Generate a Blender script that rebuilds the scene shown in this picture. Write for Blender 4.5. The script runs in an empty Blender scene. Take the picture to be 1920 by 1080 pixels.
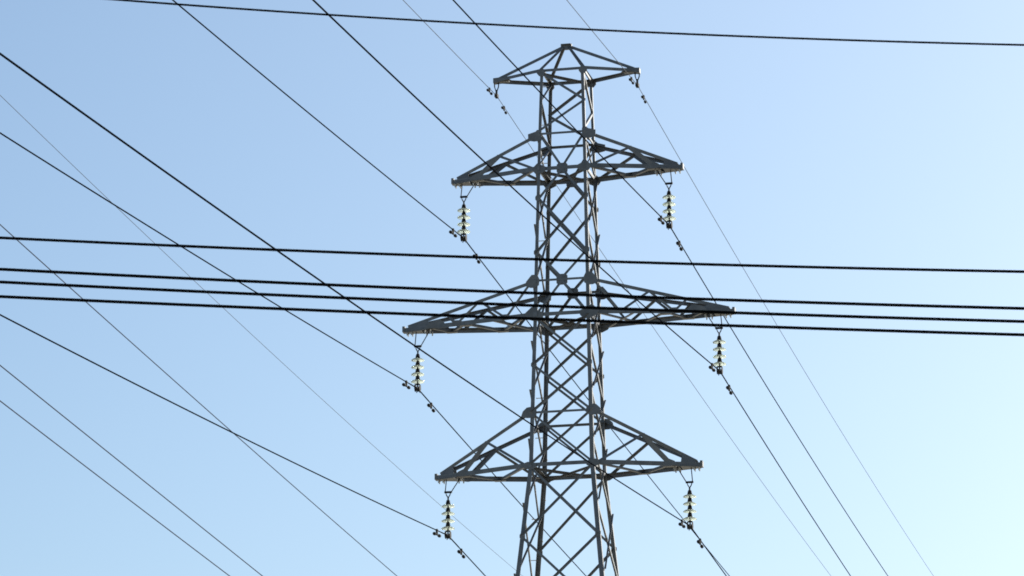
import bpy, math, random
from mathutils import Vector as V

random.seed(7)
S = bpy.context.scene
COL = S.collection
R = math.radians
ZS = 0.6                      # the ground lies at z = 0

# ------------------------------------------------------------------ materials
def new_mat(name):
    m = bpy.data.materials.new(name); m.use_nodes = True
    nt = m.node_tree
    return m, nt, nt.nodes['Principled BSDF']

def mottled(name, c0, c1, scale, metallic, rough, detail=4.0, bump=0.0, spec=.5):
    m, nt, b = new_mat(name)
    tc = nt.nodes.new('ShaderNodeTexCoord')
    n = nt.nodes.new('ShaderNodeTexNoise'); n.inputs['Scale'].default_value = scale
    n.inputs['Detail'].default_value = detail
    geo = nt.nodes.new('ShaderNodeNewGeometry')
    nt.links.new(geo.outputs['Position'], n.inputs['Vector'])
    r = nt.nodes.new('ShaderNodeValToRGB')
    r.color_ramp.elements[0].position = .3; r.color_ramp.elements[0].color = (*c0, 1)
    r.color_ramp.elements[1].position = .7; r.color_ramp.elements[1].color = (*c1, 1)
    nt.links.new(n.outputs['Fac'], r.inputs['Fac'])
    nt.links.new(r.outputs['Color'], b.inputs['Base Color'])
    b.inputs['Metallic'].default_value = metallic
    b.inputs['Roughness'].default_value = rough
    b.inputs['Specular IOR Level'].default_value = spec
    if bump:
        bp = nt.nodes.new('ShaderNodeBump'); bp.inputs['Strength'].default_value = bump
        nt.links.new(n.outputs['Fac'], bp.inputs['Height'])
        nt.links.new(bp.outputs['Normal'], b.inputs['Normal'])
    return m

STEEL = mottled('galvanised_steel', (.080, .081, .081), (.134, .135, .134), 5.0, .2, .36)
PLATE = mottled('galvanised_plate', (.082, .083, .083), (.130, .131, .130), 4.0, .15, .42)
BOLT = mottled('bolt_steel', (.35, .34, .32), (.5, .49, .46), 20, .4, .4)
IRON = mottled('cast_iron', (.012, .0115, .011), (.026, .025, .024), 30, 0, .75, spec=.12)
WIRE = mottled('weathered_aluminium', (.003, .004, .006), (.006, .007, .010), 9, 0, 1, spec=0)
GREYWIRE = mottled('grey_aluminium', (.055, .062, .085), (.085, .095, .13), 9, 0, 1, spec=0)
EARTH = mottled('earth_wire_steel', (.025, .027, .032), (.045, .047, .055), 9, 0, .8, spec=.15)
BLACK = mottled('black_cable_sheath', (.003, .003, .0035), (.006, .006, .0065), 6, 0, 1, spec=0)
CONC = mottled('concrete', (.28, .27, .25), (.4, .39, .37), 6, 0, .9, bump=.2)

def glass_mat():
    m = bpy.data.materials.new('toughened_glass'); m.use_nodes = True
    nt = m.node_tree; nt.nodes.clear()
    out = nt.nodes.new('ShaderNodeOutputMaterial')
    g = nt.nodes.new('ShaderNodeBsdfGlass'); g.inputs['Color'].default_value = (.76, .81, .74, 1)
    g.inputs['Roughness'].default_value = .06; g.inputs['IOR'].default_value = 1.5
    t = nt.nodes.new('ShaderNodeBsdfTranslucent')
    d = nt.nodes.new('ShaderNodeBsdfDiffuse')
    n = nt.nodes.new('ShaderNodeTexNoise'); n.inputs['Scale'].default_value = 14
    r = nt.nodes.new('ShaderNodeValToRGB')
    r.color_ramp.elements[0].color = (.86, .88, .80, 1); r.color_ramp.elements[1].color = (.95, .96, .91, 1)
    nt.links.new(n.outputs['Fac'], r.inputs['Fac'])
    nt.links.new(r.outputs['Color'], t.inputs['Color'])
    nt.links.new(r.outputs['Color'], d.inputs['Color'])
    m1 = nt.nodes.new('ShaderNodeMixShader'); m1.inputs['Fac'].default_value = .25
    nt.links.new(t.outputs[0], m1.inputs[1]); nt.links.new(d.outputs[0], m1.inputs[2])
    m2 = nt.nodes.new('ShaderNodeMixShader'); m2.inputs['Fac'].default_value = .45
    nt.links.new(g.outputs[0], m2.inputs[1]); nt.links.new(m1.outputs[0], m2.inputs[2])
    nt.links.new(m2.outputs[0], out.inputs['Surface'])
    return m
GLASS = glass_mat()

# ------------------------------------------------------------------ mesh helpers
class MB:
    def __init__(s): s.v = []; s.f = []
    def add(s, vs, fs):
        o = len(s.v); s.v += [tuple(p) for p in vs]; s.f += [tuple(i + o for i in f) for f in fs]
    def loft(s, loops, closed_ends=True):
        n = len(loops[0]); vs = [p for l in loops for p in l]; fs = []
        for k in range(len(loops) - 1):
            for i in range(n):
                j = (i + 1) % n
                fs.append((k*n + i, k*n + j, (k+1)*n + j, (k+1)*n + i))
        if closed_ends:
            if n == 6:      # L section: heel is vertex 0, cut in two quads
                b = (len(loops) - 1) * n
                fs += [(0, 3, 2, 1), (0, 5, 4, 3), (b, b+1, b+2, b+3), (b, b+3, b+4, b+5)]
            else:
                b = (len(loops) - 1) * n
                fs += [tuple(range(n - 1, -1, -1)), tuple(b + i for i in range(n))]
        s.add(vs, fs)
    def angle(s, p0, p1, nrm, w, t, flip=1, w2=None):
        """steel angle from p0 to p1, one leg lying in the plane square to nrm, the other pointing to -nrm*flip"""
        p0, p1 = V(p0), V(p1); d = (p1 - p0).normalized(); nrm = V(nrm)
        nrm = (nrm - d * nrm.dot(d)).normalized(); e = nrm.cross(d).normalized()
        if e.z < 0: e = -e            # heel on the upper edge
        e = -e
        w2 = w2 or w; h = -nrm * flip
        def sec(p):
            o = p - e * (w / 2)
            return [o, o + e*w, o + e*w + h*t, o + e*t + h*t, o + e*t + h*w2, o + h*w2]
        s.loft([sec(p0), sec(p1)])
    def prism(s, pts, nrm, t):
        """flat plate: polygon pts given thickness t along nrm"""
        nrm = V(nrm).normalized(); a = [V(p) for p in pts]; b = [p + nrm * t for p in a]; n = len(a)
        fs = [tuple(range(n - 1, -1, -1)), tuple(range(n, 2*n))] + [(i, (i+1) % n, n + (i+1) % n, n + i) for i in range(n)]
        s.add(a + b, fs)
    def box(s, c, sx, sy, sz):
        c = V(c); h = V((sx/2, sy/2, sz/2))
        s.prism([c + V((-h.x, -h.y, -h.z)), c + V((h.x, -h.y, -h.z)), c + V((h.x, h.y, -h.z)), c + V((-h.x, h.y, -h.z))], (0, 0, 1), sz)
    def tube(s, pts, r, n=8, caps=True):
        pts = [V(p) for p in pts]; loops = []
        rr = r if isinstance(r, (list, tuple)) else [r] * len(pts)
        for i, p in enumerate(pts):
            d = (pts[min(i+1, len(pts)-1)] - pts[max(i-1, 0)]).normalized()
            up = V((0, 0, 1)) if abs(d.z) < .95 else V((0, 1, 0))
            a = d.cross(up).normalized(); b = a.cross(d).normalized()
            loops.append([p + (a * math.cos(2*math.pi*k/n) + b * math.sin(2*math.pi*k/n)) * rr[i] for k in range(n)])
        if n == 6: n = 7
        s.loft(loops, caps)
    def lathe(s, prof, c, n=20):
        """closed profile of (radius, z) revolved about the vertical axis through c"""
        c = V(c); m = len(prof); vs = []; fs = []
        for k in range(n):
            a = 2*math.pi*k/n
            vs += [c + V((r*math.cos(a), r*math.sin(a), z)) for r, z in prof]
        for k in range(n):
            k2 = (k+1) % n
            for i in range(m):
                j = (i+1) % m
                fs.append((k*m + i, k2*m + i, k2*m + j, k*m + j))
        s.add(vs, fs)
    def build(s, name, mat, parent=None, smooth=False, origin=None):
        me = bpy.data.meshes.new(name)
        o0 = V(origin) if origin is not None else V((0, 0, 0))
        me.from_pydata([tuple(V(p) - o0) for p in s.v], [], s.f)
        import bmesh
        bm = bmesh.new(); bm.from_mesh(me)
        bmesh.ops.remove_doubles(bm, verts=bm.verts, dist=1e-6)
        bmesh.ops.recalc_face_normals(bm, faces=bm.faces); bm.to_mesh(me); bm.free()
        if smooth:
            me.polygons.foreach_set('use_smooth', [True] * len(me.polygons))
        me.materials.append(mat)
        o = bpy.data.objects.new(name, me); COL.objects.link(o)
        if parent is not None:
            o.parent = parent
            o.location = o0 - PW(parent)
        else:
            o.location = o0
        return o

WORLD = {}
def PW(o):
    p = V((0, 0, 0))
    while o is not None:
        p = p + V(o.location); o = o.parent
    return p

def tag(o, label, cat, group=None, kind=None):
    o['label'] = label; o['category'] = cat
    if group: o['group'] = group
    if kind: o['kind'] = kind
    return o
def empty(name, loc):
    o = bpy.data.objects.new(name, None); o.empty_display_size = .3
    COL.objects.link(o); o.location = loc; return o

# ------------------------------------------------------------------ ground
def build_ground():
    N = 60; L = 3000.0; vs = []; fs = []
    for i in range(N + 1):
        for j in range(N + 1):
            u = (2*i/N - 1); v = (2*j/N - 1)
            x = L * u * abs(u); y = L * v * abs(v); r = math.hypot(x, y)
            z = 0 if r < 90 else min(1, (r - 90) / 400) * (math.sin(x*.006) * math.cos(y*.005) * 2.2 - 2.2)
            vs.append((x, y, z))
    for i in range(N):
        for j in range(N):
            a = i*(N+1) + j; fs.append((a, a + N + 1, a + N + 2, a + 1))
    me = bpy.data.meshes.new('ground'); me.from_pydata(vs, [], fs)
    me.polygons.foreach_set('use_smooth', [True]*len(me.polygons))
    m = mottled('dry_grass_ground', (.25, .225, .165), (.41, .37, .29), .35, 0, .95, detail=9, bump=.4)
    me.materials.append(m)
    o = bpy.data.objects.new('ground', me); COL.objects.link(o); o['kind'] = 'structure'
build_ground()

# ------------------------------------------------------------------ pylon
LV = [(25.689, .0), (25.069, .408), (23.719, .445), (23.0, .462), (20.689, .513), (20.0, .524), (18.027, .573), (16.989, .598), (15.583, .733), (-.6, 2.33)]
def half(z):
    z0 = LV[1:]
    for (a, ha), (b, hb) in zip(z0, z0[1:]):
        if z >= b: return ha + (hb - ha) * (z - a) / (b - a) + legw(z) * .5
    return z0[-1][1] + legw(z) * .5
def legw(z): return .062 if z > 23 else .062 + (23 - z) * (.026 / 8) if z > 15 else .092

CN = {'A': (-1, -1), 'B': (1, -1), 'C': (-1, 1), 'D': (1, 1)}
def cor(c, z, inset=.0):
    sx, sy = CN[c]; h = half(z) - inset
    return V((sx*h, sy*h, z + ZS))
FACES = [('A', 'B', V((0, -1, 0))), ('D', 'C', V((0, 1, 0))), ('B', 'D', V((1, 0, 0))), ('C', 'A', V((-1, 0, 0)))]

PY = empty('lattice_pylon', (0, 0, 0))
tag(PY, 'grey steel lattice pylon with six tapered crossarms', 'pylon')

def make_legs():
    for c, (sx, sy) in CN.items():
        mb = MB(); loops = []
        for z in (25.10, 23.719, 23.0, 20.689, 20.0, 18.027, 16.989, 15.583, 10, 5, -.55):
            h = half(min(z, 25.069)); w = legw(z); t = .008
            x, y = sx*h, sy*h; zz = z + ZS
            loops.append([V((x, y, zz)), V((x - sx*w, y, zz)), V((x - sx*w, y - sy*t, zz)), V((x - sx*t, y - sy*t, zz)), V((x - sx*t, y - sy*w, zz)), V((x, y - sy*w, zz))])
        mb.loft(loops)
        leg = mb.build('leg', STEEL, PY)
        if c == 'C':                      # climbing pegs up one leg
            z = 3.0; k = 0
            while z < 25.0:
                b = MB(); p = cor(c, z); w = legw(z)
                q = p + V((0, -w*.6, 0)) if k % 2 else p + V((w*.6, 0, 0))
                d = V((-1, 0, 0)) if k % 2 else V((0, 1, 0))
                b.tube([q - d*.02, q + d*.14], .008, 6); b.tube([q + d*.135, q + d*.15], .014, 6)
                b.build('step_bolt', BOLT, leg)
                z += .40; k += 1
        f = MB(); p = cor(c, -.6)
        f.box((p.x - sx*.02, p.y - sy*.02, .16), .7, .7, .44)
        f.prism([(p.x - .3, p.y - .3, .38), (p.x + .3, p.y - .3, .38), (p.x + .3, p.y + .3, .38), (p.x - .3, p.y + .3, .38)], (0, 0, 1), .12)
        f.build('footing', CONC, PY)
make_legs()

def bar(name, p, q, n, w, off, flip, parent=PY, t=.006, w2=None, mat=STEEL, ext=0.0):
    p, q = V(p), V(q); d = (q - p).normalized()
    p = p - d*ext + n*off; q = q + d*ext + n*off
    mb = MB(); mb.angle(p, q, n, w, t, flip, w2)
    return mb.build(name, mat, parent)
IN, OUT = -.009, .002

def node(c, z, other):
    """where a brace meets the leg c: a little inside the corner towards the leg named other"""
    p = cor(c, z); d = (cor(other, z) - p).normalized()
    return p + d * (legw(z) * .5)

def Xpanel(l, r, n, z0, z1, w=.048):
    bar('diagonal_brace', node(l, z0, r), node(r, z1, l), n, w, IN, 1, ext=.03)
    bar('diagonal_brace', node(r, z0, l), node(l, z1, r), n, w, .0085, -1, ext=.03, w2=w*.8)
def strut(l, r, n, z, w=.042, off=-.0105):
    bar('horizontal_strut', node(l, z, r), node(r, z, l), n, w, off, 1, ext=.02)
def knee(l, r, n, zleg, zmid, w=.048):
    m = (cor(l, zmid) + cor(r, zmid)) / 2
    bar('knee_brace', node(l, zleg, r), m, n, w, -.012, 1)
    bar('knee_brace', node(r, zleg, l), m, n, w, -.0135, 1)

for fi, (l, r, n) in enumerate(FACES):
    main = fi < 2
    # top panel: one zigzag
    bar('diagonal_brace', node(l, 25.0, r), node(r, 24.40, l), n, .050, IN, 1, ext=.04)
    bar('diagonal_brace', node(r, 24.36, l), node(l, 23.80, r), n, .048, IN, 1, ext=.04)
    for z in (25.05, 23.719, 22.99, 20.689, 20.0, 18.027, 16.989):
        if z == 25.05: strut(l, r, n, z, .055)
        elif z in (22.99, 20.0, 16.989): strut(l, r, n, z, .074)
        elif main or z == 23.719: strut(l, r, n, z, .044)
    if main:
        knee(l, r, n, 23.70, 23.0); knee(l, r, n, 22.36, 22.96)
        Xpanel(l, r, n, 22.39, 21.25)
        knee(l, r, n, 21.27, 20.72); knee(l, r, n, 19.98, 20.66)
        Xpanel(l, r, n, 19.93, 18.99); Xpanel(l, r, n, 18.97, 18.04)
        Xpanel(l, r, n, 18.0, 17.0, .043)
        Xpanel(l, r, n, 16.93, 15.58, .045); Xpanel(l, r, n, 15.54, 13.95, .048); Xpanel(l, r, n, 13.9, 12.1, .05)
        Xpanel(l, r, n, 12.0, 8.8, .06); Xpanel(l, r, n, 8.7, 4.6, .065); Xpanel(l, r, n, 4.5, .3, .07)
    else:
        Xpanel(l, r, n, 23.65, 23.05, .04)
        Xpanel(l, r, n, 22.92, 21.86); Xpanel(l, r, n, 21.82, 20.72)
        Xpanel(l, r, n, 20.64, 19.48); Xpanel(l, r, n, 19.44, 18.5); Xpanel(l, r, n, 18.46, 17.52)
        Xpanel(l, r, n, 17.48, 16.24, .045); Xpanel(l, r, n, 16.2, 14.85, .046); Xpanel(l, r, n, 14.8, 12.9, .048)
        Xpanel(l, r, n, 12.8, 9.6, .06); Xpanel(l, r, n, 9.5, 5.2, .065); Xpanel(l, r, n, 5.1, .6, .07)

# braces lying flat across the body at each crossarm
for z in (25.03, 22.985, 19.985, 16.97):
    bar('plan_brace', cor('A', z, .05), cor('D', z, .05), V((0, 0, 1)), .05, -.02, 1)
for z in (22.985, 19.985, 16.97):
    bar('plan_brace', cor('C', z, .05), cor('B', z, .05), V((0, 0, 1)), .04, -.035, 1)

def plate(name, c, n, ex, pts, off, parent=PY, t=.008, mat=PLATE):
    """plate through c in the plane square to n; pts in (ex, up) metres"""
    c = V(c); n = V(n).normalized(); ex = V(ex); ex = (ex - n*ex.dot(n)).normalized()
    up = n.cross(ex).normalized()
    if up.z < 0 or (abs(up.z) < 1e-3 and up.y < 0): up = -up
    mb = MB(); mb.prism([c + n*off + ex*a + up*b for a, b in pts], n, t)
    return mb.build(name, mat, parent)
def octo(w, h, k=.35):
    a, b = w/2, h/2; ca, cb = a*k*1.2, b*k*1.2
    return [(-a, -b+cb), (-a+ca, -b), (a-ca, -b), (a, -b+cb), (a, b-cb), (a-ca, b), (-a+ca, b), (-a, b-cb)]

for (l, r, n) in FACES[:2]:
    for z, sz in ((22.98, .22), (20.69, .22)):      # plates where the knee braces meet
        plate('gusset_plate', (cor(l, z) + cor(r, z))/2, n, (1, 0, 0), octo(sz, sz, .28), -.03, t=.008)
    for c in (l, r):
        sx = CN[c][0]
        def off(c_, z_): return cor(c_, z_)
        # upper crossarm ties
        plate('gusset_plate', off(c, 23.69), n, (sx, 0, 0), [(-.07, -.12), (.08, -.13), (.20, -.105), (.205, .03), (.05, .075), (.02, .11), (-.07, .09)], .0095)
        plate('gusset_plate', off(c, 22.98), n, (sx, 0, 0), [(-.17, -.05), (-.06, -.10), (.045, -.09), (.085, -.03), (.075, .045), (0, .12), (-.05, .10), (-.17, .04)], .0095)
        # middle crossarm
        plate('gusset_plate', off(c, 20.66), n, (sx, 0, 0), [(-0.098, -0.072), (-0.025, -0.120), (0.073, -0.120), (0.183, -0.072), (0.158, 0.012), (0.049, 0.144), (-0.061, 0.144), (-0.110, 0.048) ], .0095)
        plate('gusset_plate', off(c, 19.98), n, (sx, 0, 0), [(-.195, -.05), (-.11, -.12), (.02, -.11), (.13, -.06), (.19, .03), (.04, .165), (-.08, .10), (-.195, .05)], .0095)
        # lower crossarm
        plate('gusset_plate', off(c, 18.02), n, (sx, 0, 0), [(-.12, -.07), (-.04, -.105), (.07, -.105), (.185, -.075), (.15, .03), (.07, .105), (-.05, .12), (-.125, .04)], .0095)
        plate('gusset_plate', off(c, 16.97), n, (sx, 0, 0), [(-.15, -.045), (-.06, -.085), (.045, -.07), (.11, -.035), (.11, .04), (.02, .075), (-.06, .06), (-.15, .035)], .0095)
        plate('gusset_plate', off(c, 25.02), n, (sx, 0, 0), [(-.10, -.035), (-.05, -.10), (.02, -.09), (.07, -.03), (.07, .035), (-.05, .055), (-.09, .045)], .0095)
        for z in (22.38, 21.26, 18.98, 15.56):
            plate('gusset_plate', node(c, z, l if c == r else r), n, (sx, 0, 0), octo(.11, .14, .5), .0095, t=.006)

# ---- crossarms
def crossarm(side, zb, zt, L, kind):
    """side -1/+1; zb bottom chord level, zt tie level, L tip distance"""
    near, far = ('A', 'C') if side < 0 else ('B', 'D')
    zb0 = zb - .005
    tip = V((side*L, 0, zb0 - .02 + ZS))
    T = {}; root_b = {}; root_t = {}
    yt = .055                                    # half spread of the chords at the tip
    for c, sy in ((near, -1), (far, 1)):
        root_b[c] = cor(c, zb0); root_t[c] = cor(c, zt)
        T[c] = V((side*(L - .02), sy*yt, zb0 - .02 + ZS))
    def B(c, s): return root_b[c].lerp(T[c], s)
    def U(c, s): return root_t[c].lerp(T[c] + V((-side*.10, 0, .065)), s)
    # own mesh: end box and the floor plate that carries the insulator
    mb = MB()
    mb.box(tip + V((-side*.03, 0, .02)), .05, .15, .115)
    s0 = .80 if kind == 'short' else .86
    q = [B(near, s0), B(far, s0), B(far, .985), B(near, .985)]
    mb.prism([p + V((0, 0, -.046)) for p in q], (0, 0, 1), .008)
    s1, s2 = (.80, .86) if kind == 'short' else (.71, .86)
    for c, sy in ((near, -1), (far, 1)):
        a = B(c, s1) + V((0, sy*.004, -.02)); b = B(c, .97) + V((0, sy*.004, -.03)); d = U(c, .97) + V((0, sy*.004, .03)); e = U(c, s2) + V((0, sy*.004, 0))
        mb.prism([a, b, d, e], (0, sy, 0), .007)
    arm = mb.build('crossarm', PLATE, PY)
    st = V((0, 0, 1))
    for c, sy in ((near, -1), (far, 1)):
        n = V((0, sy, 0))
        m = MB(); m.angle(B(c, -.03) + n*.019, B(c, .99) + n*.002, n, .088, .008, 1, .075); m.build('lower_chord', STEEL, arm)
        m = MB(); m.angle(U(c, -.02) + n*.020, U(c, 1) + n*.003, n, .066, .007, 1, .06); m.build('upper_chord', STEEL, arm)
        if kind == 'short':
            m = MB(); m.angle(U(c, .48) + n*.011, B(c, .71) + n*.011, n, .088, .007, 1, .05); m.build('arm_post', STEEL, arm)
            m = MB(); m.angle(U(c, .48) + n*.009, B(c, .03) + n*.010, n, .050, .006, 1); m.build('lacing_bar', STEEL, arm)
            plate('gusset_plate', B(c, .70), n, (side, 0, 0), [(-.16, -.03), (.02, -.05), (.16, -.03), (.10, .05), (-.06, .12)], .012, arm, .006)
        else:
            z = [U(c, .03), B(c, .21), U(c, .43), B(c, .585), U(c, .70)]
            for i in range(4):
                m = MB(); m.angle(z[i] + n*(.009 + .0015*(i % 2)), z[i+1] + n*(.009 + .0015*(i % 2)), n, .047, .006, 1); m.build('lacing_bar', STEEL, arm)
            plate('gusset_plate', B(c, .21), n, (side, 0, 0), [(-.10, -.03), (.10, -.03), (.06, .07), (-.06, .07)], .0215, arm, .005)
            plate('gusset_plate', B(c, .585), n, (side, 0, 0), [(-.10, -.03), (.10, -.03), (.06, .07), (-.06, .07)], .0215, arm, .005)
            plate('gusset_plate', B(c, .76), n, (side, 0, 0), [(-.26, -.035), (.20, -.035), (.10, .08), (-.10, .14), (-.2, .09)], .0215, arm, .006)
    # flat lacing between the two lower chords
    zz = [B(near, .04), B(far, .40), B(near, .70), B(far, .78)] if kind == 'short' else [B(near, .06), B(far, .30), B(near, .52), B(far, .66), B(near, .78)]
    for i in range(len(zz) - 1):
        m = MB(); m.angle(zz[i] + st*(-.036 - .002*(i % 2)), zz[i+1] + st*(-.036 - .002*(i % 2)), st, .05, .006, -1); m.build('lacing_bar', STEEL, arm)
    if kind != 'short':
        m = MB(); m.angle(B(far, .06) + st*-.042, B(near, .30) + st*-.042, st, .045, .006, -1); m.build('lacing_bar', STEEL, arm)
    for i, p in enumerate(zz[1:-1]):
        plate('gusset_plate', p + V((0, (-.05 if p.y > 0 else .05), 0)), st, (side, 0, 0), [(-.14, -.05), (.14, -.05), (.10, .06), (-.10, .06)], -.048, arm, .006)
    # bolts hanging through the floor plate
    xs = ((.08, .17, .46, .55) if kind == 'short' else (.10, .19, .47, .58))
    for i, dx in enumerate(xs):
        for sy in (-1, 1):
            b = MB(); p = tip + V((-side*dx, sy*(yt + dx*.09 - .015), -.01))
            b.tube([p, p + V((0, 0, -.095))], .013, 8); b.tube([p + V((0, 0, -.030)), p + V((0, 0, -.048))], .018, 7)
            b.build('bolt', BOLT, arm)
    return arm

ARMS = [('top', 23.0, 23.69, 2.345, 'short'), ('middle', 20.0, 20.66, 3.325, 'long'), ('lowest', 16.985, 18.02, 2.65, 'short')]
for nm, zb, zt, L, kind in ARMS:
    for side in (-1, 1): crossarm(side, zb, zt, L, kind)

# ---- peak carrying the earth wires
def peak():
    ap = V((0, 0, 25.67 + ZS)); mb = MB()
    mb.prism([ap + V((-.11, -.03, .05)), ap + V((.11, -.03, .05)), ap + V((.11, -.03, -.02)), ap + V((.05, -.03, -.06)), ap + V((-.05, -.03, -.06)), ap + V((-.11, -.03, -.02))], (0, 1, 0), .06)
    mb.box(ap + V((0, 0, .035)), .20, .16, .012)
    pk = mb.build('peak', PLATE, PY)
    for c, (sx, sy) in CN.items():
        m = MB(); m.angle(ap + V((sx*.05, sy*.04, -.01)), cor(c, 25.07), V((0, sy, 0)), .052, .006, 1); m.build('rafter', STEEL, pk)
    for side in (-1, 1):
        tip = V((side*1.47, 0, 25.05 + ZS)); b = MB()
        b.box(tip + V((-side*.01, 0, 0)), .06, .12, .10)
        b.prism([tip + V((-side*.30, -.05, -.03)), tip + V((-side*.30, .05, -.03)), tip + V((0, .06, -.03)), tip + V((0, -.06, -.03))], (0, 0, 1), .012)
        for sy in (-1, 1):
            b.prism([tip + V((-side*.36, sy*.055, -.025)), tip + V((-side*.02, sy*.055, -.045)), tip + V((-side*.02, sy*.055, .05)), tip + V((-side*.22, sy*.055, .065))], (0, sy, 0), .008)
        b.build('tip_plate', PLATE, pk)
        m = MB(); m.angle(ap + V((side*.06, 0, 0)), tip + V((-side*.10, 0, .055)), V((0, -1, 0)), .060, .006, 1); m.build('tie_bar', STEEL, pk)
        for c in (('A', 'C') if side < 0 else ('B', 'D')):
            sy = CN[c][1]
            m = MB(); m.angle(cor(c, 25.05) + V((0, sy*.012, 0)), tip + V((-side*.04, sy*.045, 0)), V((0, sy, 0)), .064, .006, 1); m.build('tip_chord', STEEL, pk)
peak()

# ------------------------------------------------------------------ insulator strings
PROF = [(.020, .012), (.045, .010), (.088, -.002), (.124, -.022), (.131, -.032), (.129, -.038), (.118, -.030), (.104, -.037), (.097, -.026), (.080, -.019), (.074, -.030), (.068, -.017), (.048, -.011), (.043, -.022), (.038, -.010), (.020, -.010)]
CAP = [(.0, .088), (.020, .088), (.032, .080), (.038, .060), (.044, .030), (.048, .012), (.044, -.002), (.026, -.008), (.014, -.022), (.012, -.062), (.0, -.062)]
def insulator_string(name, clampP, arm_z, side, label):
    """clampP is where the conductor is held; the links rise to the crossarm floor at arm_z"""
    c = V(clampP)
    root = empty(name, c); tag(root, label, 'insulator', 'glass insulator strings hanging from the crossarms')
    for k in range(4):
        z = .165 + .146*k
        g = MB(); g.lathe(PROF, c + V((0, 0, z)), 24); d = g.build('glass_disc', GLASS, root, smooth=True, origin=c + V((0, 0, z)))
        m = MB(); m.lathe(CAP[1:-1], c + V((0, 0, z + .012)), 14); m.build('metal_cap', IRON, d, smooth=True, origin=c + V((0, 0, z + .012)))
    # ball link, yoke and the two hanger rods
    top = c + V((0, 0, .165 + .146*3 + .10))
    y = MB()
    y.tube([top + V((0, 0, -.01)), top + V((0, 0, .05))], .016, 8)
    for sx in (-1, 1):
        y.tube([top + V((0, 0, .04)), top + V((sx*.035, 0, .10)), top + V((sx*.05, 0, .15))], .011, 8)
    y.box(top + V((0, 0, .155)), .15, .035, .035)
    yo = y.build('yoke', IRON, root)
    zt = arm_z - c.z - (top.z - c.z) + .02
    for dx0, dx1 in ((side*.06, side*.035), (-side*.06, -side*.235)):
        h = MB(); h.tube([top + V((dx0, 0, .155)), top + V((dx1, 0, zt))], .010, 8); h.build('hanger_rod', IRON, root)
    s = MB()
    s.tube([c + V((0, 0, .125)), c + V((0, 0, .02))], .015, 8)
    s.box(c + V((0, 0, .085)), .085, .05, .022)
    for sx in (-1, 1):
        s.prism([c + V((sx*.042, -.05, .075)), c + V((sx*.042, .05, .075)), c + V((sx*.042, .07, -.01)), c + V((sx*.042, .03, -.06)), c + V((sx*.042, -.03, -.06)), c + V((sx*.042, -.07, -.01))], (sx, 0, 0), .012)
    loops = []
    for yy, hh, ww in ((-.14, .018, .022), (-.10, .026, .032), (-.04, .036, .042), (.04, .036, .042), (.10, .026, .032), (.14, .018, .022)):
        zc = -.012 - (0.14 - abs(yy)) * .12
        loops.append([c + V((ww*math.cos(a), yy, zc + hh*math.sin(a))) for a in [2*math.pi*i/10 for i in range(10)]])
    s.loft(loops)
    for yy in (-.055, .055):
        s.tube([c + V((-.03, yy, -.075)), c + V((-.03, yy, .02))], .009, 8); s.tube([c + V((.03, yy, -.075)), c + V((.03, yy, .02))], .009, 8)
    s.build('suspension_clamp', IRON, root)
    return root

# ------------------------------------------------------------------ wires
def pz(q, t): return q[0] + q[1]*t + q[2]*t*t
def near_far(x0, z0, near, far):
    f = lambda t: V((x0, t, z0 + ZS + (near if t < 0 else far)[0]*t + (near if t < 0 else far)[1]*t*t))
    return f
def span_points(f, t0, t1):
    ts = set()
    t = t0
    while t < t1:
        ts.add(round(t, 3)); t += 1.0 if -60 < t < 80 else 4.0
    ts |= {t1, 0.0, -.3, .3, -.12, .12}
    return [f(t) for t in sorted(ts)]
LINES = {
 ('top', -1): (-2.096, 21.813, (.1005, .000371), (-.0246, .000293)),
 ('top', 1): (2.044, 21.808, (.1099, .000430), (-.0191, .000430)),
 ('middle', -1): (-3.017, 18.791, (.1025, .000348), (-.0362, .000343)),
 ('middle', 1): (2.997, 18.806, (.1119, .000458), (-.0232, .000422)),
 ('lowest', -1): (-2.388, 15.815, (.0975, .000360), (-.0543, .000352)),
 ('lowest', 1): (2.376, 15.779, (.1021, .000336), (-.0367, .000352)),
}
SIDE = {-1: 'left', 1: 'right'}
def damper(f, t, label, small=False):
    p = f(t); d = (f(t + .05) - f(t - .05)).normalized(); k = .8 if small else 1.0
    root = empty('vibration_damper', p); tag(root, label, 'vibration damper', 'dumbbell dampers clipped under the wires')
    dn = V((0, 0, -1))
    m = MB(); c = p + dn*.085*k
    m.tube([c - d*.19*k, c - d*.09*k + dn*-.006, c, c + d*.09*k + dn*-.006, c + d*.19*k], .006, 8); m.build('messenger_cable', IRON, root)
    m = MB(); m.box(p + dn*.035*k, .035*k, .045*k, .12*k); m.tube([p + d*-.03 , p + d*.03], .024*k, 8); m.build('damper_clip', IRON, root)
    for s in (-1, 1):
        w = MB(); a = c + d*s*.14*k; b = c + d*s*.235*k
        w.tube([a, a.lerp(b, .12), a.lerp(b, .5), a.lerp(b, .88), b], [.016*k, .030*k, .034*k, .032*k, .018*k], 12); w.build('weight', IRON, root, smooth=True)

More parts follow.
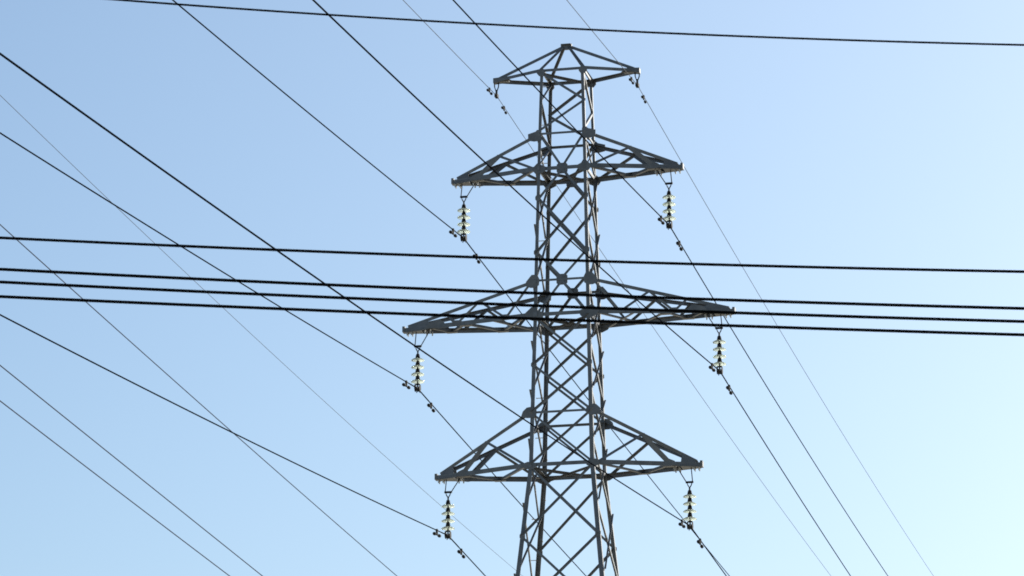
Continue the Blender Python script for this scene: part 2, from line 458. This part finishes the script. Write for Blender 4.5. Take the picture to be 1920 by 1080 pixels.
for nm, zb, zt, L, kind in ARMS:
    for side in (-1, 1):
        x0, z0, ne, fa = LINES[(nm, side)]
        f = near_far(x0, z0, ne, fa)
        insulator_string('insulator_string', (x0, 0, z0 + ZS), zb - .07 + ZS, side,
                         f'four glass discs hanging from the {SIDE[side]} tip of the {nm} crossarm pair')
        w = MB(); w.tube(span_points(f, -250, 130), .0112, 8); w.tube([f(t) for t in (-.55, -.3, -.12, 0, .12, .3, .55, .9)], .0125, 8)
        tag(w.build('power_conductor', WIRE, None, smooth=True), f'bare dark conductor clamped under the insulators at the {SIDE[side]} tip of the {nm} crossarms', 'power line', 'conductors carried by the pylon')
        damper(f, -.90, f'dumbbell damper up the wire from the {SIDE[side]} insulator string of the {nm} crossarms')
        damper(f, 1.12, f'dumbbell damper down the wire from the {SIDE[side]} insulator string of the {nm} crossarms')

EW = {-1: (-1.432, 24.745, (.0955, .000393), (-.0197, .000314)), 1: (1.434, 24.755, (.1027, .000413), (-.0092, .000354))}
for side, (x0, z0, ne, fa) in EW.items():
    f = near_far(x0, z0, ne, fa)
    w = MB(); w.tube(span_points(f, -250, 150), .0062, 8)
    tag(w.build('earth_wire', EARTH, None, smooth=True), f'thin grey earth wire running under the {SIDE[side]} tip of the pylon peak', 'earth wire', 'thin earth wires on the pylon peak')
    c = V((x0, 0, z0 + ZS))
    root = empty('earth_wire_clamp', c); tag(root, f'small iron clamp hanging from the {SIDE[side]} tip of the pylon peak', 'wire clamp', 'earth wire clamps on the peak')
    m = MB(); top = 25.05 + ZS - c.z - .02
    for sx in (-1, 1): m.tube([c + V((sx*.008, 0, .09)), c + V((sx*.04, 0, top*.65)), c + V((sx*.045, 0, top))], .012, 8)
    m.build('shackle', IRON, root)
    m = MB(); m.tube([c + V((0, 0, .12)), c + V((0, 0, .02))], .022, 8); m.box(c + V((0, 0, -.005)), .06, .13, .07)
    m.tube([c + V((0, -.1, -.01)), c + V((0, -.05, -.02)), c + V((0, .05, -.02)), c + V((0, .1, -.01))], [.014, .026, .026, .014], 8); m.build('clamp_body', IRON, root)
    damper(f, -.62, f'small damper on the earth wire up from the {SIDE[side]} tip of the peak', True)
    damper(f, .69, f'small damper on the earth wire down from the {SIDE[side]} tip of the peak', True)

# ---- second line standing off to the left: four of its wires cross the picture
PAR = [
 ('earth_wire', -12.0, 'P1', .0058, EARTH, 'hair-thin wire passing behind the lowest left insulator string', 'earth wire'),
 ('power_conductor', -12.0, 'P2', .0115, GREYWIRE, 'long wire meeting the lowest left conductor in a narrow V', 'power line'),
 ('power_conductor', -12.0, 'P3', .0125, GREYWIRE, 'upper of two parallel grey wires in the lower left corner', 'power line'),
 ('power_conductor', -12.0, 'P4', .0125, GREYWIRE, 'lower of two parallel grey wires in the lower left corner', 'power line'),
]
PQ = {'P1': (25.58, -.02345, .000342), 'P2': (22.88, -.0334, .0001775), 'P3': (19.98, -.0351, .000036), 'P4': (19.25, -.0314, .000113)}
for name, x0, key, r, mat, label, cat in PAR:
    q = PQ[key]
    w = MB(); w.tube([V((x0, t, q[0] + q[1]*t + q[2]*t*t + ZS)) for t in [-60 + 2*i for i in range(110)]], r, 8)
    tag(w.build(name, mat, None, smooth=True), label, cat, 'wires of the neighbouring line')

# ------------------------------------------------------------------ camera
YAW, PIT = R(-12.6188), R(15.8254)
CAM = V((14.0683, -67.8223, 1.0256 + ZS))
cd = bpy.data.cameras.new('camera'); co = bpy.data.objects.new('camera', cd); COL.objects.link(co)
cd.sensor_width = 36; cd.lens = 6877.92 / 1920 * 36; cd.clip_start = .1; cd.clip_end = 8000
co.location = CAM; co.rotation_euler = (R(90) + PIT, 0, -YAW)
cd.dof.use_dof = True; cd.dof.focus_distance = 71.5; cd.dof.aperture_fstop = 16
S.camera = co
S.cycles.use_adaptive_sampling = False
S.cycles.filter_width = 1.75          # the soft sampling of a video camera

# ---- five cables of a street line, strung across about 22 m in front of the camera
fh = V((math.sin(YAW), math.cos(YAW), 0)); rh = V((fh.y, -fh.x, 0))
FG = [((.0051, -.05669, 8.99675), .0066, 'thin black cable crossing the sky above the pylon peak'),
 ((.00239, -.0345, 7.45313), .0090, 'uppermost thick black cable crossing the pylon body between its crossarms'),
 ((.00218, -.03984, 7.2338), .0098, 'highest of three close black cables crossing the middle crossarms'),
 ((.00189, -.04011, 7.15317), .0098, 'central one of three close black cables crossing the middle crossarms'),
 ((.0014, -.03877, 7.06817), .0098, 'bottom one of three close black cables crossing the middle crossarms')]
for q, r, label in FG:
    w = MB(); pts = []
    for i in range(-70, 91):
        x = i*.25
        p = V((CAM.x, CAM.y, 0)) + fh*22 + rh*x
        pts.append(V((p.x, p.y, q[0]*x*x + q[1]*x + q[2] + ZS)))
    w.tube(pts, r, 10)
    tag(w.build('overhead_cable', BLACK, None, smooth=True), label, 'cable', 'black street cables strung in front of the pylon')

# ------------------------------------------------------------------ light
SUN_AZ, SUN_EL = 33.0, 28.0        # azimuth from +Y towards +X
w = bpy.data.worlds.new('World'); S.world = w; w.use_nodes = True
nt = w.node_tree; bg = nt.nodes['Background']
sky = nt.nodes.new('ShaderNodeTexSky'); sky.sky_type = 'NISHITA'; sky.sun_disc = False
sky.sun_elevation = R(SUN_EL); sky.sun_rotation = R(SUN_AZ); sky.altitude = 200
sky.air_density = 1.0; sky.dust_density = 2.5; sky.ozone_density = 4.0
tint = nt.nodes.new('ShaderNodeMix'); tint.data_type = 'RGBA'; tint.blend_type = 'MULTIPLY'
tint.inputs['Factor'].default_value = 1; tint.inputs[7].default_value = (1.0, 1.035, .972, 1)      # white balance of the air
nt.links.new(sky.outputs['Color'], tint.inputs[6]); nt.links.new(tint.outputs[2], bg.inputs['Color']); bg.inputs['Strength'].default_value = .1
sl = bpy.data.lights.new('sun', 'SUN'); so = bpy.data.objects.new('sun', sl); COL.objects.link(so)
sl.energy = 5.0; sl.angle = R(.53); sl.color = (1, .96, .90)
d = V((math.sin(R(SUN_AZ))*math.cos(R(SUN_EL)), math.cos(R(SUN_AZ))*math.cos(R(SUN_EL)), math.sin(R(SUN_EL))))
so.rotation_euler = d.to_track_quat('Z', 'Y').to_euler(); so.location = (0, 0, 60)

vs = S.view_settings
vs.view_transform = 'Standard'; vs.look = 'None'; vs.gamma = 1; vs.use_curve_mapping = False
vs.exposure = 0.66
